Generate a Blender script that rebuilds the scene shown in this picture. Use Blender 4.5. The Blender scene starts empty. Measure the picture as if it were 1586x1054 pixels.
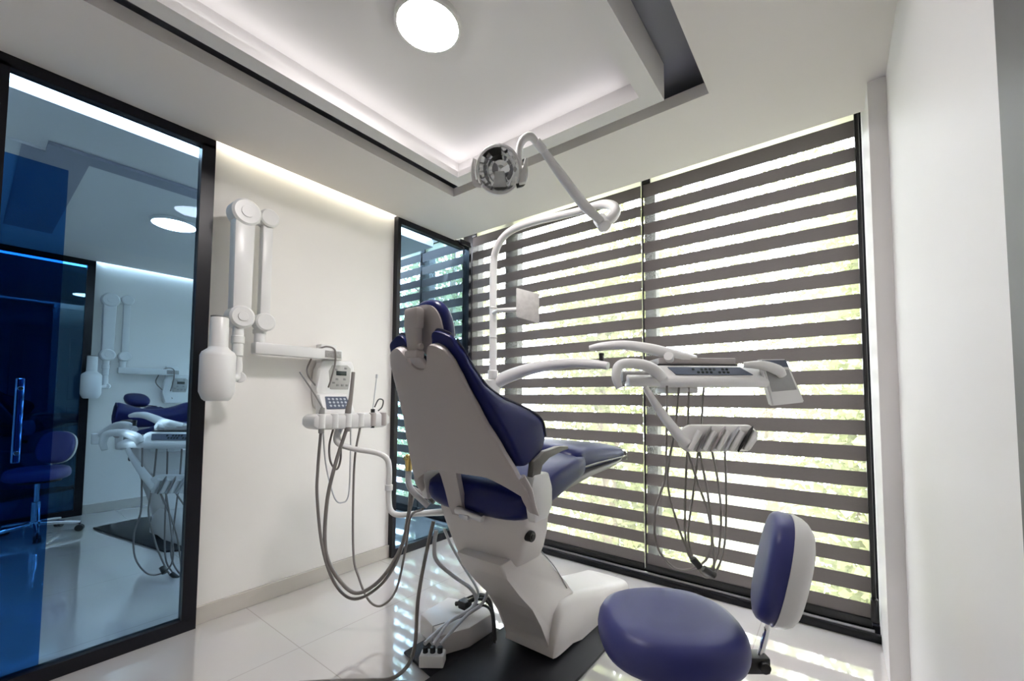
import bpy, bmesh, math, random
from mathutils import Vector, Matrix
random.seed(7)
sc = bpy.context.scene
COL = sc.collection
# ------------------------------------------------------------------ camera
CAM = Vector((2.4762, -2.5640, 1.1))
YAW, PITCH, ROLL = .6393, .0509, .0041
fw = Vector((-math.sin(YAW)*math.cos(PITCH), math.cos(YAW)*math.cos(PITCH), math.sin(PITCH)))
rt0 = Vector((math.cos(YAW), math.sin(YAW), 0)); up0 = rt0.cross(fw)
rt = rt0*math.cos(ROLL)+up0*math.sin(ROLL); up = -rt0*math.sin(ROLL)+up0*math.cos(ROLL)
cd = bpy.data.cameras.new('camera'); cam = bpy.data.objects.new('camera', cd); COL.objects.link(cam)
m = Matrix((rt, up, -fw)).transposed().to_4x4(); m.translation = CAM; cam.matrix_world = m
cd.sensor_width = 36; cd.lens = 36*647.19/1586; cd.clip_start = .02
cd.shift_x = -(813.36-793)/1586; cd.shift_y = (583.44-527)/1586
sc.camera = cam
# ------------------------------------------------------------------ world, sun, exposure
w = bpy.data.worlds.new('world'); sc.world = w; w.use_nodes = True
bg = w.node_tree.nodes['Background']; bg.inputs[0].default_value = (.90, .93, 1, 1); bg.inputs[1].default_value = 8.5
sl = bpy.data.lights.new('sun', 'SUN'); sl.energy = 4.5; sl.angle = .02; sl.color = (1, .97, .92)
so = bpy.data.objects.new('sun', sl); COL.objects.link(so); so.rotation_euler = (math.radians(48), 0, math.radians(25)); so.location = (0, -3, 8)
sc.view_settings.view_transform = 'Standard'; sc.view_settings.look = 'None'; sc.view_settings.gamma = 1
sc.view_settings.exposure = 1.0
try:
    sc.cycles.use_denoising = True; sc.cycles.max_bounces = 10; sc.cycles.transparent_max_bounces = 24; sc.cycles.caustics_reflective = False
    sc.cycles.sample_clamp_indirect = 6
except Exception: pass
# ------------------------------------------------------------------ materials
MATS = {}
def mat(name, col, rough=.5, metal=0, noise=0, nscale=20, bump=0, spec=.5, emit=None, es=0, trans=0, coat=0):
    if name in MATS: return MATS[name]
    m = bpy.data.materials.new(name); m.use_nodes = True; nt = m.node_tree; b = nt.nodes['Principled BSDF']
    b.inputs['Base Color'].default_value = (*col, 1); b.inputs['Roughness'].default_value = rough; b.inputs['Metallic'].default_value = metal
    b.inputs['Specular IOR Level'].default_value = spec; b.inputs['Coat Weight'].default_value = coat
    if trans: b.inputs['Transmission Weight'].default_value = trans
    if emit: b.inputs['Emission Color'].default_value = (*emit, 1); b.inputs['Emission Strength'].default_value = es
    if noise or bump:
        tc = nt.nodes.new('ShaderNodeTexCoord'); n = nt.nodes.new('ShaderNodeTexNoise'); n.inputs['Scale'].default_value = nscale; n.inputs['Detail'].default_value = 4
        nt.links.new(tc.outputs['Object'], n.inputs['Vector'])
        if noise:
            mx = nt.nodes.new('ShaderNodeMix'); mx.data_type = 'RGBA'
            mx.inputs[6].default_value = (*[c*(1-noise) for c in col], 1); mx.inputs[7].default_value = (*[min(1, c*(1+noise)) for c in col], 1)
            nt.links.new(n.outputs['Fac'], mx.inputs[0]); nt.links.new(mx.outputs[2], b.inputs['Base Color'])
        if bump:
            bp = nt.nodes.new('ShaderNodeBump'); bp.inputs['Strength'].default_value = bump; bp.inputs['Distance'].default_value = .002
            nt.links.new(n.outputs['Fac'], bp.inputs['Height']); nt.links.new(bp.outputs[0], b.inputs['Normal'])
    MATS[name] = m; return m
WALL = mat('wall_paint', (.84, .81, .775), .75, noise=.02, nscale=3, bump=.05)
CEIL = mat('ceiling_paint', (.78, .735, .72), .85, noise=.015, nscale=3)
CEILW = mat('ceiling_panel_paint', (.74, .715, .715), .8, noise=.01, nscale=3)
SLATE = mat('slate_paint', (.33, .335, .40), .7, noise=.05, nscale=4)
BLACK = mat('black_aluminium', (.005, .005, .009), .35, noise=.1, nscale=30, spec=.3)
ALU = mat('aluminium', (.6, .6, .62), .3, metal=1, noise=.05, nscale=40)
CHROME = mat('chrome', (.82, .82, .84), .07, metal=1, noise=.01)
WHITE = mat('white_plastic', (.74, .73, .72), .32, noise=.015, nscale=8)
WARMW = mat('warm_white_shell', (.43, .39, .38), .38, noise=.02, nscale=8)
BASEW = mat('cream_base_plastic', (.64, .60, .58), .35, noise=.02, nscale=8)
GREYP = mat('grey_plastic', (.27, .265, .26), .4, noise=.03, nscale=20)
DARKP = mat('black_plastic', (.015, .015, .017), .35, noise=.1, nscale=30)
VINYL = mat('blue_vinyl', (.008, .012, .09), .33, noise=.06, nscale=12, bump=.12, spec=.25)
NAVY = mat('navy_piping', (.008, .009, .03), .4, noise=.1)
STOOLV = mat('stool_blue_vinyl', (.045, .050, .20), .40, noise=.04, nscale=10, bump=.1, spec=.4)
PLATE = mat('dark_steel_plate', (.012, .012, .016), .5, noise=.12, nscale=14, spec=.3)
HOSE = mat('grey_hose', (.21, .19, .18), .45, noise=.05, nscale=50)
HOSEL = mat('pale_hose', (.55, .55, .58), .35, noise=.04, nscale=50)
CABLE = mat('black_cable', (.018, .018, .02), .45, noise=.1)
PANELG = mat('blue_grey_keypad', (.10, .12, .17), .3, noise=.08, nscale=60)
SCREEN = mat('dark_display', (.02, .03, .03), .15, noise=.1)
BRASS = mat('brass', (.75, .55, .2), .25, metal=1, noise=.05)
BARK = mat('bark', (.16, .12, .08), .9, noise=.3, nscale=12, bump=.4)
LAWN = mat('lawn', (.22, .23, .15), .9, noise=.35, nscale=3)
RAILC = mat('cream_headrail', (.9, .89, .80), .5, noise=.02, trans=.0)
SKIRT = mat('porcelain_skirting', (.55, .51, .46), .25, noise=.03, nscale=6)
LED = mat('warm_led', (1, 1, .9), .5, emit=(1, .96, .78), es=10, noise=.01)
LEDC = mat('cool_led', (1, 1, 1), .5, emit=(1, 1, .99), es=2.8, noise=.01)
LEDB = mat('daylight_led', (1, 1, 1), .5, emit=(.93, .98, 1), es=6, noise=.01)
LAMP2 = mat('far_lamp_diffuser', (1, 1, 1), .5, emit=(1, .97, .95), es=45, noise=.01)
LAMP = mat('lamp_diffuser', (1, 1, 1), .5, emit=(1, .95, .94), es=80, noise=.01)

def floor_mat():
    m = bpy.data.materials.new('porcelain_tile'); m.use_nodes = True; nt = m.node_tree; b = nt.nodes['Principled BSDF']
    tc = nt.nodes.new('ShaderNodeTexCoord'); mp = nt.nodes.new('ShaderNodeMapping'); mp.inputs['Location'].default_value = (.25, .83, 0)
    br = nt.nodes.new('ShaderNodeTexBrick'); br.offset = 0; br.inputs['Scale'].default_value = 1
    br.inputs['Brick Width'].default_value = .8; br.inputs['Row Height'].default_value = .8; br.inputs['Mortar Size'].default_value = .0022
    br.inputs['Color1'].default_value = (.66, .625, .60, 1); br.inputs['Color2'].default_value = (.65, .615, .59, 1); br.inputs['Mortar'].default_value = (.50, .47, .44, 1)
    n = nt.nodes.new('ShaderNodeTexNoise'); n.inputs['Scale'].default_value = 2.5; n.inputs['Detail'].default_value = 6
    mx = nt.nodes.new('ShaderNodeMix'); mx.data_type = 'RGBA'; mx.blend_type = 'MULTIPLY'; mx.inputs[0].default_value = .12
    nt.links.new(tc.outputs['Object'], mp.inputs[0]); nt.links.new(mp.outputs[0], br.inputs[0]); nt.links.new(tc.outputs['Object'], n.inputs[0])
    nt.links.new(br.outputs[0], mx.inputs[6]); nt.links.new(n.outputs['Color'], mx.inputs[7]); nt.links.new(mx.outputs[2], b.inputs['Base Color'])
    b.inputs['Coat Weight'].default_value = 1; b.inputs['Coat IOR'].default_value = 2.1; b.inputs['Coat Roughness'].default_value = .03
    b.inputs['Roughness'].default_value = .07; b.inputs['Specular IOR Level'].default_value = 1.0
    return m
FLOOR = floor_mat()
def glass_mat(name, tint, refl=.09, gcol=(1, 1, 1), rough=0, maxr=.9):
    m = bpy.data.materials.new(name); m.use_nodes = True; nt = m.node_tree; nt.nodes.clear()
    o = nt.nodes.new('ShaderNodeOutputMaterial'); t = nt.nodes.new('ShaderNodeBsdfTransparent'); t.inputs[0].default_value = (*tint, 1)
    g = nt.nodes.new('ShaderNodeBsdfGlossy'); g.inputs[0].default_value = (*gcol, 1); g.inputs['Roughness'].default_value = rough
    lw = nt.nodes.new('ShaderNodeLayerWeight'); lw.inputs[0].default_value = .35
    mr = nt.nodes.new('ShaderNodeMapRange'); mr.inputs[3].default_value = refl; mr.inputs[4].default_value = maxr
    pw = nt.nodes.new('ShaderNodeMath'); pw.operation = 'POWER'; pw.inputs[1].default_value = 2.2
    mx = nt.nodes.new('ShaderNodeMixShader')
    nt.links.new(lw.outputs['Fresnel'], pw.inputs[0]); ge = nt.nodes.new('ShaderNodeNewGeometry'); fr = nt.nodes.new('ShaderNodeMath'); fr.operation = 'SUBTRACT'; fr.inputs[0].default_value = 1; ml = nt.nodes.new('ShaderNodeMath'); ml.operation = 'MULTIPLY'
    nt.links.new(ge.outputs['Backfacing'], fr.inputs[1]); nt.links.new(fr.outputs[0], ml.inputs[1]); nt.links.new(mr.outputs[0], ml.inputs[0])
    nt.links.new(pw.outputs[0], mr.inputs[0]); nt.links.new(ml.outputs[0], mx.inputs[0])
    nt.links.new(t.outputs[0], mx.inputs[1]); nt.links.new(g.outputs[0], mx.inputs[2]); nt.links.new(mx.outputs[0], o.inputs[0])
    return m
BGLASS = glass_mat('blue_tinted_glass', (.53, .67, .785), .005, (.55, .75, 1))
DGLASS = glass_mat('deep_blue_door_glass', (.28, .52, .82), .03, (.5, .8, 1))
CGLASS = glass_mat('clear_glass', (.97, .98, .98), .02)
CLEARP = glass_mat('clear_plastic', (.86, .88, .92), .12)
def fabric_mats():
    m = bpy.data.materials.new('taupe_blind_band'); m.use_nodes = True; nt = m.node_tree; nt.nodes.clear()
    o = nt.nodes.new('ShaderNodeOutputMaterial'); d = nt.nodes.new('ShaderNodeBsdfDiffuse'); t = nt.nodes.new('ShaderNodeBsdfTranslucent'); mx = nt.nodes.new('ShaderNodeMixShader')
    tc = nt.nodes.new('ShaderNodeTexCoord'); mp = nt.nodes.new('ShaderNodeMapping'); mp.inputs['Scale'].default_value = (18, 18, 240); n = nt.nodes.new('ShaderNodeTexNoise'); n.inputs['Scale'].default_value = 3
    cr = nt.nodes.new('ShaderNodeValToRGB'); cr.color_ramp.elements[0].color = (.19, .168, .162, 1); cr.color_ramp.elements[1].color = (.25, .222, .214, 1)
    nt.links.new(tc.outputs['Object'], mp.inputs[0]); nt.links.new(mp.outputs[0], n.inputs['Vector']); nt.links.new(n.outputs['Fac'], cr.inputs[0]); nt.links.new(cr.outputs[0], d.inputs[0])
    t.inputs[0].default_value = (.045, .039, .039, 1); mx.inputs[0].default_value = .3
    nt.links.new(d.outputs[0], mx.inputs[1]); nt.links.new(t.outputs[0], mx.inputs[2]); nt.links.new(mx.outputs[0], o.inputs[0])
    s = bpy.data.materials.new('sheer_blind_band'); s.use_nodes = True; nt = s.node_tree; nt.nodes.clear()
    o = nt.nodes.new('ShaderNodeOutputMaterial'); d = nt.nodes.new('ShaderNodeBsdfTransparent'); d.inputs[0].default_value = (.95, .94, .93, 1)
    t = nt.nodes.new('ShaderNodeBsdfTranslucent'); t.inputs[0].default_value = (.62, .60, .57, 1); mx = nt.nodes.new('ShaderNodeMixShader'); mx.inputs[0].default_value = .17
    nt.links.new(d.outputs[0], mx.inputs[1]); nt.links.new(t.outputs[0], mx.inputs[2]); nt.links.new(mx.outputs[0], o.inputs[0])
    return m, s
BAND, SHEER = fabric_mats()
def translucent(name, c):
    m = bpy.data.materials.new(name); m.use_nodes = True; nt = m.node_tree; nt.nodes.clear()
    o = nt.nodes.new('ShaderNodeOutputMaterial'); d = nt.nodes.new('ShaderNodeBsdfTransparent'); t = nt.nodes.new('ShaderNodeBsdfTranslucent'); mx = nt.nodes.new('ShaderNodeMixShader')
    d.inputs[0].default_value = (*c, 1); t.inputs[0].default_value = (*c, 1); mx.inputs[0].default_value = .6
    nt.links.new(d.outputs[0], mx.inputs[1]); nt.links.new(t.outputs[0], mx.inputs[2]); nt.links.new(mx.outputs[0], o.inputs[0]); return m
RAILT = translucent('milky_headrail', (.9, .88, .80))
def leaf_mat(name, c1, c2):
    m = bpy.data.materials.new(name); m.use_nodes = True; nt = m.node_tree; nt.nodes.clear()
    o = nt.nodes.new('ShaderNodeOutputMaterial'); d = nt.nodes.new('ShaderNodeBsdfDiffuse'); t = nt.nodes.new('ShaderNodeBsdfTranslucent'); mx = nt.nodes.new('ShaderNodeMixShader'); mx.inputs[0].default_value = .5
    tc = nt.nodes.new('ShaderNodeTexCoord'); n = nt.nodes.new('ShaderNodeTexNoise'); n.inputs['Scale'].default_value = 2.2
    cr = nt.nodes.new('ShaderNodeValToRGB'); cr.color_ramp.elements[0].position = .35; cr.color_ramp.elements[1].position = .65
    cr.color_ramp.elements[0].color = (*c1, 1); cr.color_ramp.elements[1].color = (*c2, 1)
    nt.links.new(tc.outputs['Object'], n.inputs['Vector']); nt.links.new(n.outputs['Fac'], cr.inputs[0])
    nt.links.new(cr.outputs[0], d.inputs[0]); nt.links.new(cr.outputs[0], t.inputs[0])
    nt.links.new(d.outputs[0], mx.inputs[1]); nt.links.new(t.outputs[0], mx.inputs[2]); nt.links.new(mx.outputs[0], o.inputs[0]); return m
# ------------------------------------------------------------------ mesh helpers
def V(*a): return Vector(a)
def tagp(o, label=None, cat=None, group=None, kind=None):
    for k, v in (('label', label), ('category', cat), ('group', group), ('kind', kind)):
        if v: o[k] = v
    return o
def empty(name, loc, label, cat, group=None):
    o = bpy.data.objects.new(name, None); COL.objects.link(o); o.location = loc; o.empty_display_size = .1
    return tagp(o, label, cat, group)
def root_loc(p):
    return Vector(p.location) if p.parent is None else root_loc(p.parent)
def ob(name, bm, m, parent=None, smooth=True, label=None, subs=0, angle=40):
    bmesh.ops.remove_doubles(bm, verts=bm.verts, dist=1e-6)
    bmesh.ops.recalc_face_normals(bm, faces=bm.faces)
    if parent is not None: bmesh.ops.translate(bm, verts=bm.verts, vec=-root_loc(parent))
    me = bpy.data.meshes.new(name); bm.to_mesh(me); bm.free()
    for mm in (m if isinstance(m, (list, tuple)) else [m]): me.materials.append(mm)
    o = bpy.data.objects.new(name, me); COL.objects.link(o)
    if smooth:
        me.shade_smooth()
        try: me.set_sharp_from_angle(angle=math.radians(angle))
        except Exception: pass
    if subs:
        s = o.modifiers.new('subsurf', 'SUBSURF'); s.levels = subs; s.render_levels = subs
    if parent is not None: o.parent = parent
    if label: o['label'] = label
    return o
def struct(name, bm, m, smooth=False, label=None, parent=None):
    o = ob(name, bm, m, parent, smooth=smooth); o['kind'] = 'structure'
    if label: o['label'] = label
    return o
def NB(): return bmesh.new()
def box(bm, a, b, bev=0, seg=2, M=None, mi=0):
    """box between two corners, optional bevel, optional matrix"""
    t = bmesh.new(); r = bmesh.ops.create_cube(t, size=1)
    for v in t.verts:
        v.co = Vector([a[i]+(b[i]-a[i])*(v.co[i]+.5) for i in range(3)])
    if bev: bmesh.ops.bevel(t, geom=list(t.edges), offset=bev, segments=seg, profile=.5, affect='EDGES')
    merge(bm, t, M, mi)
def merge(bm, t, M=None, mi=0):
    if M is not None: bmesh.ops.transform(t, matrix=M, verts=t.verts)
    vm = [bm.verts.new(v.co) for v in t.verts]; t.verts.index_update()
    for f in t.faces:
        try: nf = bm.faces.new([vm[v.index] for v in f.verts]); nf.material_index = mi
        except ValueError: pass
    t.free()
def frame_of(d, hint=None):
    d = Vector(d).normalized(); h = Vector(hint) if hint else (V(0, 0, 1) if abs(d.z) < .9 else V(1, 0, 0))
    x = h.cross(d).normalized(); y = d.cross(x); return x, y, d
def crom(pts, n=6):
    pts = [Vector(p) for p in pts]; out = []
    P = [pts[0]*2-pts[1]]+pts+[pts[-1]*2-pts[-2]]
    for i in range(1, len(P)-2):
        for k in range(n):
            t = k/n; a, b, c, d = P[i-1], P[i], P[i+1], P[i+2]
            out.append(.5*((2*b)+(c-a)*t+(2*a-5*b+4*c-d)*t*t+(3*b-a-3*c+d)*t**3))
    out.append(pts[-1]); return out
def tube(bm, pts, r, seg=10, n=6, smooth=True, mi=0, flat=1, hint=None):
    src = [Vector(p) for p in pts]
    path = crom(src, n) if smooth and len(src) > 2 else src
    N = len(path); rr = r if isinstance(r, (list, tuple)) else [r]*len(src)
    def rad(i):
        t = i/(N-1)*(len(rr)-1); k = min(int(t), len(rr)-2) if len(rr) > 1 else 0
        return rr[k]+(rr[min(k+1, len(rr)-1)]-rr[k])*(t-k)
    loops = []; x = None
    for i, p in enumerate(path):
        d = (path[min(i+1, N-1)]-path[max(i-1, 0)]).normalized()
        if hint is not None:
            x = Vector(hint).cross(d).normalized()
        elif x is None: x = frame_of(d)[0]
        else: x = (x-d*x.dot(d)).normalized()
        y = d.cross(x); R = rad(i)
        loops.append([bm.verts.new(p+x*math.cos(2*math.pi*k/seg)*R+y*math.sin(2*math.pi*k/seg)*R*flat) for k in range(seg)])
    skin(bm, loops, mi)
def skin(bm, loops, mi=0, cap=True):
    n = len(loops[0])
    for a, b in zip(loops, loops[1:]):
        for k in range(n):
            f = bm.faces.new([a[k], a[(k+1) % n], b[(k+1) % n], b[k]]); f.material_index = mi
    if cap:
        for l in (loops[0], loops[-1]):
            try: f = bm.faces.new(l); f.material_index = mi
            except ValueError: pass
def loft(bm, secs, mi=0):
    skin(bm, [[bm.verts.new(p) for p in s] for s in secs], mi)
def lathe(bm, prof, o, d, seg=28, mi=0, hint=None, ring=False):
    """prof: (radius, height) pairs along axis d from point o"""
    x, y, z = frame_of(d, hint); o = Vector(o)
    loops = [[bm.verts.new(o+x*math.cos(2*math.pi*k/seg)*max(r, 1e-5)+y*math.sin(2*math.pi*k/seg)*max(r, 1e-5)+z*h) for k in range(seg)] for r, h in prof]
    if ring: skin(bm, loops+[loops[0]], mi, cap=False)
    else: skin(bm, loops, mi)
def cyl(bm, a, b, r, seg=20, bev=.0, mi=0):
    a = Vector(a); b = Vector(b); h = (b-a).length; e = bev or min(r, h)*.12
    lathe(bm, [(r-e, 0), (r, e), (r, h-e), (r-e, h)], a, b-a, seg, mi)
def prism(bm, poly, o, ax, ay, az, t0, t1, bev=0, mi=0):
    """2-D outline (list of (a,b)) in plane (ax,ay) from origin o, extruded t0..t1 along az"""
    o = Vector(o); ax, ay, az = Vector(ax), Vector(ay), Vector(az); t = bmesh.new()
    A = [t.verts.new(o+ax*a+ay*b+az*t0) for a, b in poly]; B = [t.verts.new(o+ax*a+ay*b+az*t1) for a, b in poly]
    n = len(poly); t.faces.new(A); t.faces.new(B[::-1])
    for k in range(n): t.faces.new([A[k], B[k], B[(k+1) % n], A[(k+1) % n]])
    if bev: bmesh.ops.bevel(t, geom=list(t.edges), offset=bev, segments=2, profile=.5, affect='EDGES')
    merge(bm, t, None, mi)
def srect(cx, cy, hx, hy, z, n=32, p=4.0):
    """superellipse ring at height z"""
    out = []
    for k in range(n):
        a = 2*math.pi*k/n; c, s = math.cos(a), math.sin(a)
        out.append((cx+hx*math.copysign(abs(c)**(2/p), c), cy+hy*math.copysign(abs(s)**(2/p), s), z))
    return out
def interp(tab, x):
    if x <= tab[0][0]: return tab[0][1]
    for (a, va), (b, vb) in zip(tab, tab[1:]):
        if x <= b:
            t = (x-a)/(b-a); t = t*t*(3-2*t)*.5+t*.5; return va+(vb-va)*t
    return tab[-1][1]
def children(o): return [c for c in bpy.data.objects if c.parent == o]
def copy_tree(o, parent=None):
    c = o.copy(); COL.objects.link(c)
    if parent is not None: c.parent = parent
    for ch in children(o): copy_tree(ch, c)
    return c
# ------------------------------------------------------------------ the setting
H = 2.391; TX = -3.17; LIP = .055; ZV = 2.545
Y1, Y2 = -1.854, -.76           # big glass panel ends / small panel begins
YN = -3.7                       # wall behind the camera
bm = NB(); box(bm, (-6.6, YN-.1, -.12), (2.9, .16, 0)); struct('floor', bm, FLOOR, label='glossy cream porcelain tile floor')
def slab(bm, x0, x1, y0, y1, hx0, hx1, hy0, hy1, z0, z1):
    box(bm, (x0, y0, z0), (x1, hy0, z1)); box(bm, (x0, hy1, z0), (x1, y1, z1))
    box(bm, (x0, hy0, z0), (hx0, hy1, z1)); box(bm, (hx1, hy0, z0), (x1, hy1, z1))
bm = NB(); slab(bm, 0, 2.8, YN, -.21, .538, 2.079, -2.46, -.735, H, H+LIP); struct('ceiling', bm, CEIL, label='grey-white plaster ceiling with a rectangular opening')
bm = NB(); box(bm, (-.12, YN, ZV), (2.8, .16, ZV+.05)); box(bm, (0, YN, H+LIP), (.01, -.21, ZV)); struct('ceiling_recess', bm, SLATE, label='dark slate painted void above the ceiling opening')
bm = NB(); box(bm, (0, -.22, H+LIP), (2.8, -.21, 2.60)); box(bm, (-3.1, -.21, 2.56), (2.8, .03, 2.60)); struct('trim_1', bm, CEIL, label='white blind recess above the window')
# suspended inner panel of the ceiling
t = NB(); slab(t, .69, 1.925, -2.35, -.84, .766, 1.845, -2.255, -.92, 2.365, 2.40)
box(t, (.69, -2.35, 2.40), (.70, -.84, 2.525)); box(t, (1.915, -2.35, 2.40), (1.925, -.84, 2.525)); box(t, (.70, -2.35, 2.40), (1.915, -2.34, 2.525)); box(t, (.70, -.85, 2.40), (1.915, -.84, 2.525))
box(t, (.70, -2.34, 2.50), (1.915, -.85, 2.525))
struct('ceiling_panel', t, CEILW, label='pale suspended ceiling tray with a lit border')
# LED strip lying inside the tray
def ledstrip(name, parts, m, label):
    b = NB()
    for a, c in parts: box(b, a, c)
    o = ob(name, b, m, None, smooth=False); tagp(o, label, 'light strip'); return o
ledstrip('light_strip', [((.715, -2.3, 2.40), (.725, -.87, 2.412)), ((.72, -.868, 2.40), (1.75, -.858, 2.412))], LEDC, 'white light strip hidden behind the border of the suspended ceiling tray')
# walls
bm = NB(); box(bm, (-.12, Y1, 0), (-.045, Y2, ZV)); struct('wall_left', bm, WALL, label='cream wall between the two blue glass panels')
bm = NB(); box(bm, (-.12, YN, 0), (-.0, -2.565, 2.62)); struct('wall_left_near', bm, WALL)
bm = NB(); box(bm, (2.67, YN, 0), (2.8, .16, ZV)); box(bm, (2.612, -.42, 0), (2.68, .16, 2.60)); struct('wall_right', bm, mat('white_wall_paint', (.80, .775, .765), .55, noise=.02, nscale=2, bump=.05), label='white wall beside the blinds')
bm = NB(); box(bm, (-6.6, YN-.1, 0), (2.8, YN, ZV)); struct('wall_near', bm, WALL)
bm = NB(); box(bm, (-3.4, .03, 2.60), (2.8, .16, 2.67)); struct('wall_back', bm, WALL, label='lintel over the window')
bm = NB(); box(bm, (-.045, Y1, 0), (-.028, Y2, .085), .003); struct('baseboard_left', bm, SKIRT, label='beige porcelain skirting under the cream wall')
ledstrip('light_strip', [((-.008, Y1+.01, 2.445), (0-.001, Y2-.01, 2.47))], LED, 'warm light strip in the slot above the cream wall')
# dark door leaf on the right wall
bm = NB(); box(bm, (2.666, -2.62, 0), (2.70, -1.735, 2.39)); struct('door_2', bm, mat('dark_grey_door', (.09, .085, .09), .5, noise=.04), smooth=False, label='dark grey door edge beside the camera')
# window
bm = NB()
box(bm, (-3.17, .04, 0), (2.612, .11, .05)); box(bm, (-3.17, .04, 2.56), (2.612, .11, 2.60))
for a, b in ((0, .03), (.335, .46), (1.505, 1.575), (2.585, 2.612), (-.16, 0), (-.74, -.60), (-1.8, -1.73), (-3.17, -3.12)): box(bm, (a, .04, .05), (b, .11, 2.56))
struct('window_1', bm, BLACK, label='black aluminium window frame behind the striped blinds')
W1 = bpy.data.objects['window_1']
bm = NB(); box(bm, (-3.17, .07, .05), (2.612, .078, 2.56)); g = ob('window_pane', bm, CGLASS, W1, smooth=False)
bm = NB(); box(bm, (0, -.05, 0), (2.612, -.025, .034), .002); box(bm, (0, .014, 0), (2.612, .04, .05), .002); ob('track', bm, BLACK, W1)
bm = NB(); box(bm, (.01, -.0245, .0), (2.59, -.014, .044), .001); ob('track_strip', bm, ALU, W1, label='silver strip of the window track')
# ------------------------------------------------------------------ blinds
def blind(x0, x1, dz, label, group, chain=None, y=0.0):
    r = empty('zebra_blind', (x0, y, .055), label, 'blind', group)
    b = NB(); z = 2.425; zs = [(z, 0)]
    k = 0; bands = []
    top = 2.477
    for k in range(19):
        wb = 2.341-.1217*k+dz; wt = wb+.050
        bands.append((top, wt, 0)); bands.append((wt, wb, 1)); top = wb
    bands.append((top, .07, 0))
    for zt, zb, mi in bands:
        f = b.faces.new([b.verts.new(p) for p in ((x0, y, zb), (x1, y, zb), (x1, y, zt), (x0, y, zt))]); f.material_index = mi
    ob('fabric', b, [BAND, SHEER], r, smooth=False)
    b = NB(); box(b, (x0, y-.012, .048), (x1, y+.012, .086), .004); ob('bottom_bar', b, DARKP, r)
    b = NB(); box(b, (x0, y-.002, 2.477), (x1, y+.002, 2.53)); ob('headrail', b, RAILT, r, smooth=False)
    b = NB(); box(b, (x0, y-.012, 2.474), (x0+.05, y, 2.505), .003); ob('end_cap', b, DARKP, r)
    return r
GB = 'striped zebra blinds over the long window'
b1 = blind(.004, 1.497, .004, 'left striped taupe zebra blind behind the dental chair', None)
b2 = blind(1.512, 2.583, 0, 'right striped taupe zebra blind with a black side chain, next to the white wall', None)
bm = NB(); box(bm, (1.5, -.004, .06), (1.504, .004, 2.50)); ob('edge_rail', bm, RAILC, b1)
bm = NB(); box(bm, (1.506, -.008, .06), (1.512, .004, 2.50)); ob('edge_rail', bm, DARKP, b2)
bm = NB(); box(bm, (2.582, -.03, .17), (2.60, -.012, 2.50), .004); ob('side_chain', bm, DARKP, b2)
bm = NB(); box(bm, (2.577, -.045, .085), (2.606, -.008, .19), .008); ob('chain_weight', bm, DARKP, b2)
b3 = blind(-.66, -.11, 0, 'striped blind seen through the small blue glass panel, nearest the corner', None)
b4 = blind(-3.1, -.68, .01, 'striped blind of the neighbouring room, beyond the small blue glass panel', None)
# ------------------------------------------------------------------ glass partitions (window_2, window_3) and door
def partition(name, y0, y1, label, x=0.0):
    b = NB(); f = .05
    box(b, (x-.05, y0, 0), (x, y1, f+.006)); box(b, (x-.05, y0, 2.345), (x, y1, 2.4))
    box(b, (x-.05, y0, .05), (x, y0+.056, 2.36)); box(b, (x-.05, y1-.056 if y1 < -.5 else y1-.02, .05), (x, y1, 2.36))
    o = struct(name, b, BLACK, label=label)
    b = NB(); box(b, (x-.030, y0+.02, .03), (x-.022, y1-.02, 2.37)); ob('window_pane', b, BGLASS, o, smooth=False, label='blue tinted glass pane')
    return o
partition('window_2', -2.565, Y1, 'large blue glass panel in a black frame on the left')
p2 = NB(); box(p2, (-.05, Y2, 0), (0, -.02, .056)); box(p2, (-.05, Y2, 2.35), (0, -.1, 2.4)); box(p2, (-.05, Y2, .05), (0, Y2+.028, 2.36)); box(p2, (-.05, -.04, 0), (0, -.015, 2.40)); box(p2, (-.05, -.16, 2.37), (.02, -.04, 2.42), .01)
w3 = struct('window_3', p2, BLACK, label='narrow blue glass panel in a black frame in the corner')
bm = NB(); box(bm, (-.030, Y2+.01, .03), (-.022, -.03, 2.37)); ob('window_pane', bm, BGLASS, w3, smooth=False, label='blue tinted glass pane')
bm = NB(); box(bm, (-.075, -2.95, .02), (-.067, -2.34, 2.04)); d1 = struct('door_1', bm, DGLASS, label='deep blue sliding glass door behind the large panel')
bm = NB(); cyl(bm, (-.105, -2.43, .84), (-.105, -2.43, 1.17), .012); cyl(bm, (-.11, -2.43, .88), (-.06, -2.43, .88), .008); cyl(bm, (-.11, -2.43, 1.13), (-.06, -2.43, 1.13), .008)
ob('door_handle', bm, CHROME, d1, label='chrome bar handle')
# second room beyond the glass
bm = NB()
box(bm, (TX, YN, H), (-.9, -.21, H+LIP)); box(bm, (-.9, YN, H), (-.26, -.21, H+LIP)); box(bm, (-.1, YN, H), (-.05, -.21, H+LIP))
struct('ceiling_2', bm, CEIL, label='ceiling of the neighbouring room seen through the blue glass')
bm = NB(); box(bm, (-2.55, -2.5, H-.012), (-.80, -1.1, H)); box(bm, (-.80, -2.5, H-.012), (-.795, -1.1, H+.0))
struct('ceiling_panel_2', bm, CEILW, label='paler ceiling field of the neighbouring room')
bm = NB(); box(bm, (-.80, -2.36, H-.02), (-.68, -1.0, H-.002)); box(bm, (-2.44, -2.44, H-.016), (-.80, -2.2, H-.013)); struct('trim_2', bm, SLATE, label='dark ceiling recess strip of the neighbouring room')
ledstrip('light_strip', [((-.25, -2.9, H+.02), (-.11, -.3, H+.03))], LEDB, 'bright light strip just behind the top of the blue glass panels')
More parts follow.
